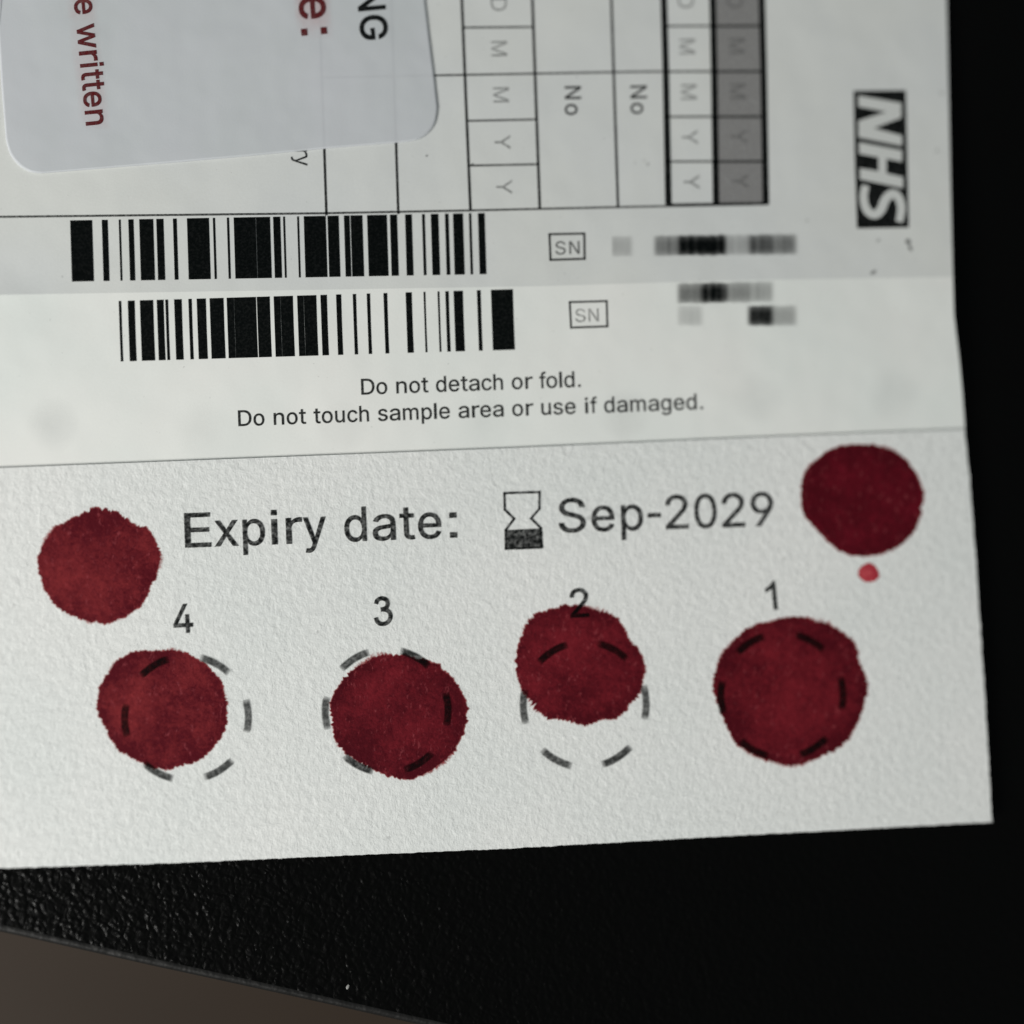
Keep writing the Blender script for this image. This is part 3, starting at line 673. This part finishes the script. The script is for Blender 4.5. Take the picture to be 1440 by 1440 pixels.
pr.stroke([(p[0], p[1]) for p in sc], [p[2] for p in sc], h_form, 0.045, seg=50)
pr.done('logo_letters', M['knock'], form)

# ---- soft blots: covered rectangles or discs whose ink thins towards their border
def blot(pr, cx, cy, rx, ry, hf, lift, cover, rot=0.0, box=False, n=28, soft=0.35, seed=0):
    rings = [0.0, 1 - soft, 1 - soft*0.45, 1.0]
    cov = [cover, cover, cover*0.55, 0.0]
    base = len(pr.v)
    for k, (r, c) in enumerate(zip(rings, cov)):
        for i in range(n):
            a = 2*math.pi*i/n
            ca, sa = math.cos(a), math.sin(a)
            if box:
                e = 0.28
                ca = math.copysign(abs(ca)**e, ca); sa = math.copysign(abs(sa)**e, sa)
            w = 1 + (0 if box else 0.10*noise.noise(Vector((ca*1.3+seed, sa*1.3, seed*0.7))))
            x, y = ca*rx*r*w, sa*ry*r*w
            X = cx + x*math.cos(rot) - y*math.sin(rot); Y = cy + x*math.sin(rot) + y*math.cos(rot)
            pr.v.append(tuple(P(X, Y, hf(X, Y) + lift))); pr.c.append(c)
    for k in range(len(rings)-1):
        for i in range(n):
            a, b = base+k*n+i, base+k*n+(i+1) % n
            pr.f.append((a, b, b+n, a+n))

pr = Print()
for x, y, rx, ry, c in ((1277, 340, 4.5, 5, 0.5), (1280, 349, 3, 5, 0.5), (1235, 338, 3.5, 2.5, 0.25), (1228, 383, 6, 3, 0.4),
                        (1324, 131, 2, 3, 0.3), (1318, 212, 2.4, 2, 0.4), (600, 219, 2, 1.6, 0.5), (1010, 130, 2, 2, 0.2), (1135, 310, 2, 2, 0.25),
                        (664, 231, 3, 1.5, 0.5), (911, 231, 3, 2, 0.28), (893, 229, 2, 1.5, 0.2), (906, 226, 2, 1.5, 0.2)):
    blot(pr, x, y, rx, ry, h_form, 0.03, c, rot=-0.5, n=12, seed=x)
pr.done('smudge', M['ink_grad'], form)

# ---- the two bar codes and the worn serial lines; bars keep to the card's own slant
COLS = [99+32.85*i for i in range(20)]
T = {
 1: [8,160,158,60,162,4,162,62,78,162,8,150,0,2,150,95,4,155,160,160],
 2: [14,148,146,58,162,14,155,42,46,162,12,48,90,12,150,155,138,150,150,150],
 3: [34,152,140,58,162,14,162,42,38,162,8,22,130,105,150,145,150,98,150,150],
 4: [166,160,132,56,62,50,58,32,105,60,40,120,98,145,145,160,155,155,70,170],
 5: [190,185,160,88,148,130,72,50,85,95,30,178,178,188,175,188,158,178,40,190],
 6: [190,190,150,75,176,168,60,46,58,100,132,185,178,182,165,182,65,182,40,190],
}
def lin(v):
    v /= 255.0
    return ((v+0.055)/1.055)**2.4
PATT = [[(0.0,1.0)], [(0.0,0.5),(0.66,1.0)], [(0.0,0.34),(0.5,0.66),(0.82,1.0)], [(0.06,0.22),(0.40,0.84)], [(0.1,0.46),(0.62,0.86)], [(0.0,0.2),(0.34,0.48),(0.62,0.94)]]
def bars(pr, rows, kk, ya, yb, hf, lift, paperv, slope, lean, pivot):
    """full-height bars; each stretch of the code is as dark on average as the photograph shows it"""
    for k in kk:
        v = sum(lin(T[r][k])*w for r, w in rows) / sum(w for r, w in rows)
        cov = max(0.16, min(1, (lin(paperv)-v) / (lin(paperv)-lin(8))))
        x0 = COLS[k]; W_ = 32.85
        if cov > 0.93:
            segs = [(0.02, 0.96)]
        else:
            pat = PATT[(k*5+2) % 5 + 1] if cov > 0.3 else [(0.3, 0.7)] if k % 3 else [(0.1, 0.25), (0.7, 0.85)]
            tot = sum(q-p for p, q in pat)
            if cov > 0.7: pat = [(0.0, 0.55), (0.72, 1.0)]; tot = 0.83
            f = min(cov / tot, 1.12)
            segs = [((p+q)/2-(q-p)/2*f, (p+q)/2+(q-p)/2*f) for p, q in pat]
        for p, q in segs:
            pts = []
            for xx, yy in ((x0+p*W_, ya), (x0+q*W_, ya), (x0+q*W_, yb), (x0+p*W_, yb)):
                pts.append((xx + lean*(yy-pivot[1]), yy - slope*(xx-pivot[0])))
            pr.poly([pts], hf, lift)
pr = Print()
bars(pr, ((1, 1), (2, 1), (3, 0.8)), range(0, 18), 305, 391, h_form, 0.03, 175, 0.018, 0.03, (380, 345))
pr.done('barcode', M['ink_bar'], form, label='upper barcode with wide bars')
pr = Print()
bars(pr, ((4, 0.7), (5, 1), (6, 1)), range(2, 19), 417, 502, h_strip, 0.03, 188, 0.030, 0.035, (380, 440))
pr.done('barcode', M['ink_bar'], strip, label='lower barcode nearer the warning text')

def serial(pr, x0, tiles, hf, cy, slope, x_ref, seed):
    """one line of rubbed, unreadable print: ink cover runs along the line and thins above and below"""
    prof = [(-15.5, 0.0), (-12, 0.75), (-4, 1.0), (6, 1.0), (12, 0.75), (15.5, 0.0)]
    xs = []
    n = len(tiles)
    x = x0
    while x <= x0 + 33*n: xs.append(x); x += 2.2
    b = len(pr.v)
    def cv(v): return max(0, min(1, (lin(166)-lin(v)) / (lin(166)-lin(6))))
    for x in xs:
        t = (x-x0)/33 - 0.5
        i = math.floor(t); f = t-i
        f = min(1, max(0, (f-0.5)/0.22+0.5))
        a = cv(tiles[i]) if 0 <= i < n else 0
        c = cv(tiles[i+1]) if 0 <= i+1 < n else 0
        v = a+(c-a)*f
        v *= 1 + 0.30*noise.noise(Vector((x*0.16, seed, 0)))
        if x < x0+6 or x > x0+33*n-8: v = 0
        for dy, k in prof:
            dy += 1.5*noise.noise(Vector((x*0.12, dy, seed)))
            Y = cy - slope*(x-x_ref) + dy
            pr.v.append(tuple(P(x, Y, hf(x, Y)+0.03))); pr.c.append(min(1, v*k))
    K = len(prof)
    for i in range(len(xs)-1):
        for k in range(K-1):
            a = b+i*K+k
            pr.f.append((a, a+1, a+K+1, a+K))
pr = Print()
serial(pr, 855, (150, 166, 125, 34, 3, 145, 102, 122, 166), h_form, 345, 0.012, 990, 1)
pr.done('worn_serial_print', M['ink_grad'], form)
pr = Print()
serial(pr, 921, (166, 118, 45, 128, 140, 166), h_strip, 412, 0.02, 990, 2)
serial(pr, 921, (166, 152, 166, 166, 62, 140, 166), h_strip, 444, 0.0, 990, 3)
pr.done('worn_serial_print', M['ink_grad'], strip)

def box_outline(pr, q, w, hf):
    for a, b in zip(q, q[1:]+q[:1]):
        L_ = math.hypot(b[0]-a[0], b[1]-a[1]); ux, uy = (b[0]-a[0])/L_*w/2, (b[1]-a[1])/L_*w/2
        pr.stroke([(a[0]-ux, a[1]-uy), (b[0]+ux, b[1]+uy)], w, hf, 0.03)
pr = Print()
box_outline(pr, [(772.5, 329.5), (821.5, 328.5), (822, 364), (774, 365.5)], 3.0, h_form)
pr.done('serial_box', M['ink_soft'], form)
pr = Print(); text(pr, 'SN', 781, 358, 815, 357, 25.5, h_form, bold=0)
pr.done('serial_box_letters', M['ink_sn'], form)
pr = Print()
box_outline(pr, [(801, 425), (853, 423.5), (854, 459), (803, 460.8)], 2.8, h_strip)
pr.done('serial_box', M['ink_soft'], strip)
pr = Print(); text(pr, 'SN', 809, 453, 842, 452, 25.5, h_strip)
pr.done('serial_box_letters', M['ink_sn_pale'], strip)

# ---- strip: warning text and show-through
pr = Print()
text(pr, 'Do not detach or fold.', 508, 555, 816.5, 544, 30.5, h_strip, bold=19)
pr.done('warning_text', M['ink_soft'], strip)
pr = Print()
text(pr, 'Do not touch sample area or use if damaged.', 335, 599.3, 988.5, 575.2, 30.5, h_strip, bold=19)
pr.done('warning_text', M['ink_soft'], strip)
pr = Print()
for i, (x, y, c) in enumerate(((75, 596, 0.13), (480, 600, 0.08), (680, 596, 0.05), (879, 584, 0.12), (1065, 560, 0.10), (1254, 553, 0.11), (280, 604, 0.05))):
    blot(pr, x, y, 40, 40, h_strip, 0.012, c, soft=0.85, seed=i)
pr.done('show_through_mark', M['show_through'], strip)

# ---- filter paper: spots first, print above them
def stain(name, pts, m, label, seed, fringe=5.5, jag=1.6, px_step=2.2):
    cx = sum(p[0] for p in pts)/len(pts); cy = sum(p[1] for p in pts)/len(pts)
    ol = cr(pts, 10, True)
    # resample evenly
    q = []; 
    for a, b in zip(ol, ol[1:]+ol[:1]):
        n = max(1, round(math.hypot(b[0]-a[0], b[1]-a[1]) / px_step))
        for k in range(n): q.append((a[0]+(b[0]-a[0])*k/n, a[1]+(b[1]-a[1])*k/n))
    r2 = random.Random(seed)
    vs, cov, rim, fs = [], [], [], []
    offs = [(-30, 1, 0.0), (-12, 1, 0.5), (-5, 1, 1.0), (-1.2, 1, 1.0), (1.6, 0.52, 1.0), (fringe, 0.0, 1.0)]
    n = len(q)
    for off, c, rm in offs:
        for i, (x, y) in enumerate(q):
            dx, dy = x-cx, y-cy; R_ = math.hypot(dx, dy)
            j = jag*(noise.noise(Vector((x*0.10, y*0.10, seed))) + 1.0*noise.noise(Vector((x*0.30, y*0.30, seed+9))) + 0.9*noise.noise(Vector((x*0.62, y*0.62, seed+5))))
            lf = noise.noise(Vector((x*0.022, y*0.022, seed+20)))
            j *= 0.75 + 1.1*abs(noise.noise(Vector((x*0.03, y*0.03, seed+30))))*2
            o2 = off*(0.75 + 1.3*max(0, lf)) if off > 2 else off
            s_ = max(0.12, (R_ + o2 + (j if off > -8 else j*0.3)) / R_)
            X, Y = cx+dx*s_, cy+dy*s_
            vs.append(tuple(P(X, Y, h_filter(X, Y)+0.02))); cov.append(float(c)); rim.append(float(rm))
    for k in range(len(offs)-1):
        for i in range(n):
            a, b = k*n+i, k*n+(i+1) % n
            fs.append((a, a+n, b+n, b))
    vs.append(tuple(P(cx, cy, h_filter(cx, cy)+0.02))); cov.append(1.0); rim.append(0.0)
    for i in range(n): fs.append((len(vs)-1, i, (i+1) % n))
    me = bpy.data.meshes.new('m'); me.from_pydata(vs, [], fs)
    for nm, dat in (('cover', cov), ('rim', rim)):
        at = me.attributes.new(nm, 'FLOAT', 'POINT'); at.data.foreach_set('value', dat)
    bm = bmesh.new(); bm.from_mesh(me)
    for f in bm.faces:
        f.normal_update()
        if f.normal.z < 0: f.normal_flip()
    bm.to_mesh(me); bm.free()
    return obj(name, me, m, filt, label)

SA = [(55,791.5),(61,768),(75,746),(92,735),(131,717),(165,724),(191,741),(205,743),(215,759),(224,781),(218,808),(208,830),(195.5,851),(171,868),(140.5,875.5),(107,866),(79,849.6),(61,819)]
S4 = [(139,976),(150,952),(165,930.5),(195.5,918),(250.5,917),(275,927.5),(293,940),(308.6,958),(316,988.6),(315,1025),(298,1051),(278,1068),(244,1079),(214,1077),(183,1062),(165,1050),(147,1019),(139,998)]
S3 = [(465.5,991),(474.5,969),(491,949),(511,933),(538,923),(562,922),(584,925.5),(609,933),(631,951),(645.6,971),(654.5,991),(653,1022),(642,1047),(620,1073),(595.6,1087),(575.6,1095),(553,1092),(527,1081),(493,1062),(473,1040),(469,1013)]
S2 = [(728,937),(730,910),(738,889),(744.6,874.6),(759,863),(778,858),(790,853),(815,854),(838,859),(857,864),(871.7,876.7),(884,899.6),(894.6,912),(903,929),(903,956),(896.7,974.6),(880,995),(867.5,1008),(846.7,1011),(826,1017),(813,1017),(792.5,1012),(771.7,1008),(757,997.5),(749,987),(734,968)]
S1 = [(1005.5,971.5),(1010,938.5),(1024,911),(1057,883),(1081.5,876),(1116,869),(1154.5,876),(1179,888),(1199.6,905.6),(1208,933),(1217.6,961),(1213.5,992),(1203,1016.7),(1185.7,1044),(1154.5,1062),(1116,1074),(1078,1067),(1050,1055),(1029.5,1034),(1015.6,1003)]
SB = [(1128.5,704),(1130,676),(1144,652),(1175,631),(1210,627),(1238,629.5),(1265.6,641.7),(1286,666),(1297,694),(1291.6,728.5),(1276,756),(1248,773.6),(1213.5,780.5),(1182,773.6),(1154.5,749),(1133.6,725)]
stain('blood_spot', SA, M['blood_c'], 'brownish red spot left of the expiry date', 1, jag=1.9)
stain('blood_spot', SB, M['blood_b'], 'darkest crimson spot right of the expiry date', 2, jag=1.4)
stain('blood_spot', S4, M['blood_c'], 'brownish red spot under the number 4', 3, jag=2.0)
stain('blood_spot', S3, M['blood_a'], 'dark red spot under the number 3', 4, jag=2.1)
stain('blood_spot', S2, M['blood_a'], 'dark red spot covering the foot of the number 2', 5, jag=2.5)
stain('blood_spot', S1, M['blood_a'], 'largest dark red spot, under the number 1', 6, jag=2.1)
drop = [(1221.5 + (12.6+1.3*math.sin(2*a+1)+0.8*math.sin(5*a))*math.cos(a), 806 + (12.0+0.9*math.sin(3*a))*math.sin(a)) for a in [2*math.pi*i/12 for i in range(12)]]
o = stain('blood_drop', drop, M['blood_pale'], 'tiny pale red dot near the right edge', 7, fringe=1.6, jag=0.7)

# printed circles, each six dashes
def circle(cx, cy, r, rot, half, name_mat, ry=None):
    pr = Print()
    for k in range(6):
        a0 = math.radians(60*k + rot)
        pts = []
        for i in range(9):
            a = a0 + math.radians(half)*(i/4-1)
            pts.append((cx + r*math.cos(a), cy + (ry or r)*math.sin(a)))
        pr.soft(pts, 10.4, h_filter, 0.045, cover=0.93 + 0.07*math.sin(k*2.3+cx))
    return pr.done('dashed_circle', name_mat, filt)
circle(262, 1010, 87, -2, 15.5, M['ink_dash'])
circle(543.5, 1000, 86.5, -2, 15.5, M['ink_dash'])
circle(822, 991, 86.5, -2, 16.0, M['ink_dash'], 88)
circle(1099.5, 978, 86, -2, 15.5, M['ink_dash'], 87)

pr = Print(); text(pr, 'Expiry date:', 260, 770, 643, 755.6, 66.5, h_filter, 0.05, 17)
pr.done('printed_text', M['ink_filter'], filt, label='words at the left of the hourglass')
pr = Print(); text(pr, 'Sep-2029', 785.5, 748.8, 1088, 739.2, 65.5, h_filter, 0.05, 17)
pr.done('printed_text', M['ink_filter'], filt, label='month and year at the right of the hourglass')
for ch, xa, ya, xb in (('4', 244, 890.5, 271.5), ('3', 526, 880, 552), ('2', 802, 868.5, 827.5), ('1', 1078.5, 858.5, 1095)):
    pr = Print(); text(pr, ch, xa, ya, xb, ya-(xb-xa)*(0.10 if ch == '1' else 0.05), 55.5, h_filter, 0.05, 26)
    pr.done('printed_number', M['ink_filter'], filt)
def z3(p): return (680 + p[0]/3.2727, 660 + p[1]/3.2727)
pr = Print()
hg = [z3(p) for p in ((95, 110), (257, 105), (256, 182), (218, 226), (264, 272), (268, 360), (102, 366), (101, 280), (140, 228), (97, 186))]
for a, b in zip(hg, hg[1:]+hg[:1]):
    L_ = math.hypot(b[0]-a[0], b[1]-a[1]); ux, uy = (b[0]-a[0])/L_*1.4, (b[1]-a[1])/L_*1.4
    pr.stroke([(a[0]-ux, a[1]-uy), (b[0]+ux, b[1]+uy)], 3.4, h_filter, 0.05)
pr.poly([[z3(p) for p in ((102, 280), (264, 272), (268, 360), (103, 365))]], h_filter, 0.053)
pr.done('hourglass_symbol', M['ink_filter'], filt)

# ------------------------------------------------------------------ sticker lying on the form
def arc(cx, cy, r, a0, a1, n=12):
    return [(cx + r*math.cos(math.radians(a0+(a1-a0)*i/n)), cy + r*math.sin(math.radians(a0+(a1-a0)*i/n))) for i in range(n+1)]
ol = [(-16, -420), (-10, -150), (-3, 40), (2, 120), (8, 196)]
ol += cr([(8, 196), (14, 216), (26, 232), (42, 241.5), (58, 244)], 5)[1:]
ol += [(200, 232.5), (330, 221.5), (460, 209), (560, 200.5)]
ol += cr([(574, 199.3), (590, 195.5), (603, 186), (612, 172), (615.5, 152)], 5)
ol += [(611, 110), (603.5, 50), (598, 2), (585, -120), (556, -420)]
n = len(ol)
vs, fs = [], []
ccx, ccy = 300, -80
def inset(p, d):
    dx, dy = p[0]-ccx, p[1]-ccy; L_ = math.hypot(dx, dy)
    return (p[0]-dx/L_*d, p[1]-dy/L_*d)
def h_st(x, y): return h_form(x, y) + 0.16
def h_top(x, y): return h_form(x, y) + 0.20
for d, dz in ((0.0, 0.03), (0.6, 0.15), (3.0, 0.20)):
    for p in ol:
        q = inset(p, d); vs.append(tuple(P(q[0], q[1], h_form(*q) + dz)))
for k in range(2):
    for i in range(n):
        a, b = k*n+i, k*n+(i+1) % n
        fs.append((a, b, b+n, a+n))
inner = [Vector(inset(q, 3.0)) for q in ol]
def inside(x, y):
    w = False
    for p, q in zip(inner, inner[1:]+inner[:1]):
        if (p[1] <= y) != (q[1] <= y) and p[0] + (y-p[1])*(q[0]-p[0])/(q[1]-p[1]) > x: w = not w
    return w
gridp = [Vector((x, y)) for x in range(5, 610, 30) for y in range(-410, 240, 26) if inside(x, y)]
vo, _, fo, *_ = delaunay_2d_cdt(inner + gridp, [(i, (i+1) % n) for i in range(n)], [], 1, 1e-5)
base = len(vs)
for p in vo: vs.append(tuple(P(p[0], p[1], h_top(p[0], p[1]))))
fs += [tuple(base+i for i in t) for t in fo]
me = bpy.data.meshes.new('m'); me.from_pydata(vs, [], fs)
bm = bmesh.new(); bm.from_mesh(me)
for f in bm.faces:
    f.normal_update()
    if f.normal.z < 0: f.normal_flip()
bm.to_mesh(me); bm.free()
stk = obj('sticker', me, M['sticker'], None, 'pale grey rounded-corner sticker with red and black words at the upper left of the card', None, 'sticker')

def halo(pr, pts, w, cover, hf, lift):
    """a soft-edged band of bled ink round a line of lettering"""
    b0 = len(pr.v)
    prof = [(-1, 0), (-0.55, cover), (0.55, cover), (1, 0)]
    for (x, y, e) in pts:
        for s_, c in prof:
            X = x + s_*w/2
            pr.v.append(tuple(P(X, y, hf(X, y)+lift))); pr.c.append(c*e)
    for i in range(len(pts)-1):
        for k in range(3):
            a = b0+i*4+k
            pr.f.append((a, a+1, a+5, a+4))
pr = Print(); text(pr, 'e written', 104, -0.5, 121.5, 177, 44.5, h_top, 0.035, 34)
pr.done('red_text', M['red_ink'], stk)
pr = Print(); text(pr, 'e:', 420.3, -4, 424.8, 50.5, 66, h_top, 0.035, 34)
pr.done('red_text', M['red_ink'], stk)
pr = Print(); text(pr, 'NG', 502, -13, 508.5, 57.5, 51.5, h_top, 0.035, 42)
pr.done('black_text', M['ink'], stk)
pr = Print()
halo(pr, [(114, -30, 1), (116, 22, 0.9), (119, 34, 0.5), (121, 70, 0.8), (127, 110, 1), (131, 150, 1), (133, 172, 0.8), (134, 184, 0)], 46, 0.16, h_top, 0.02)
halo(pr, [(438, -30, 1), (440, 22, 1), (442, 40, 0.4), (443, 58, 0)], 56, 0.35, h_top, 0.02)
pr.done('red_bleed', M['red_halo'], stk)
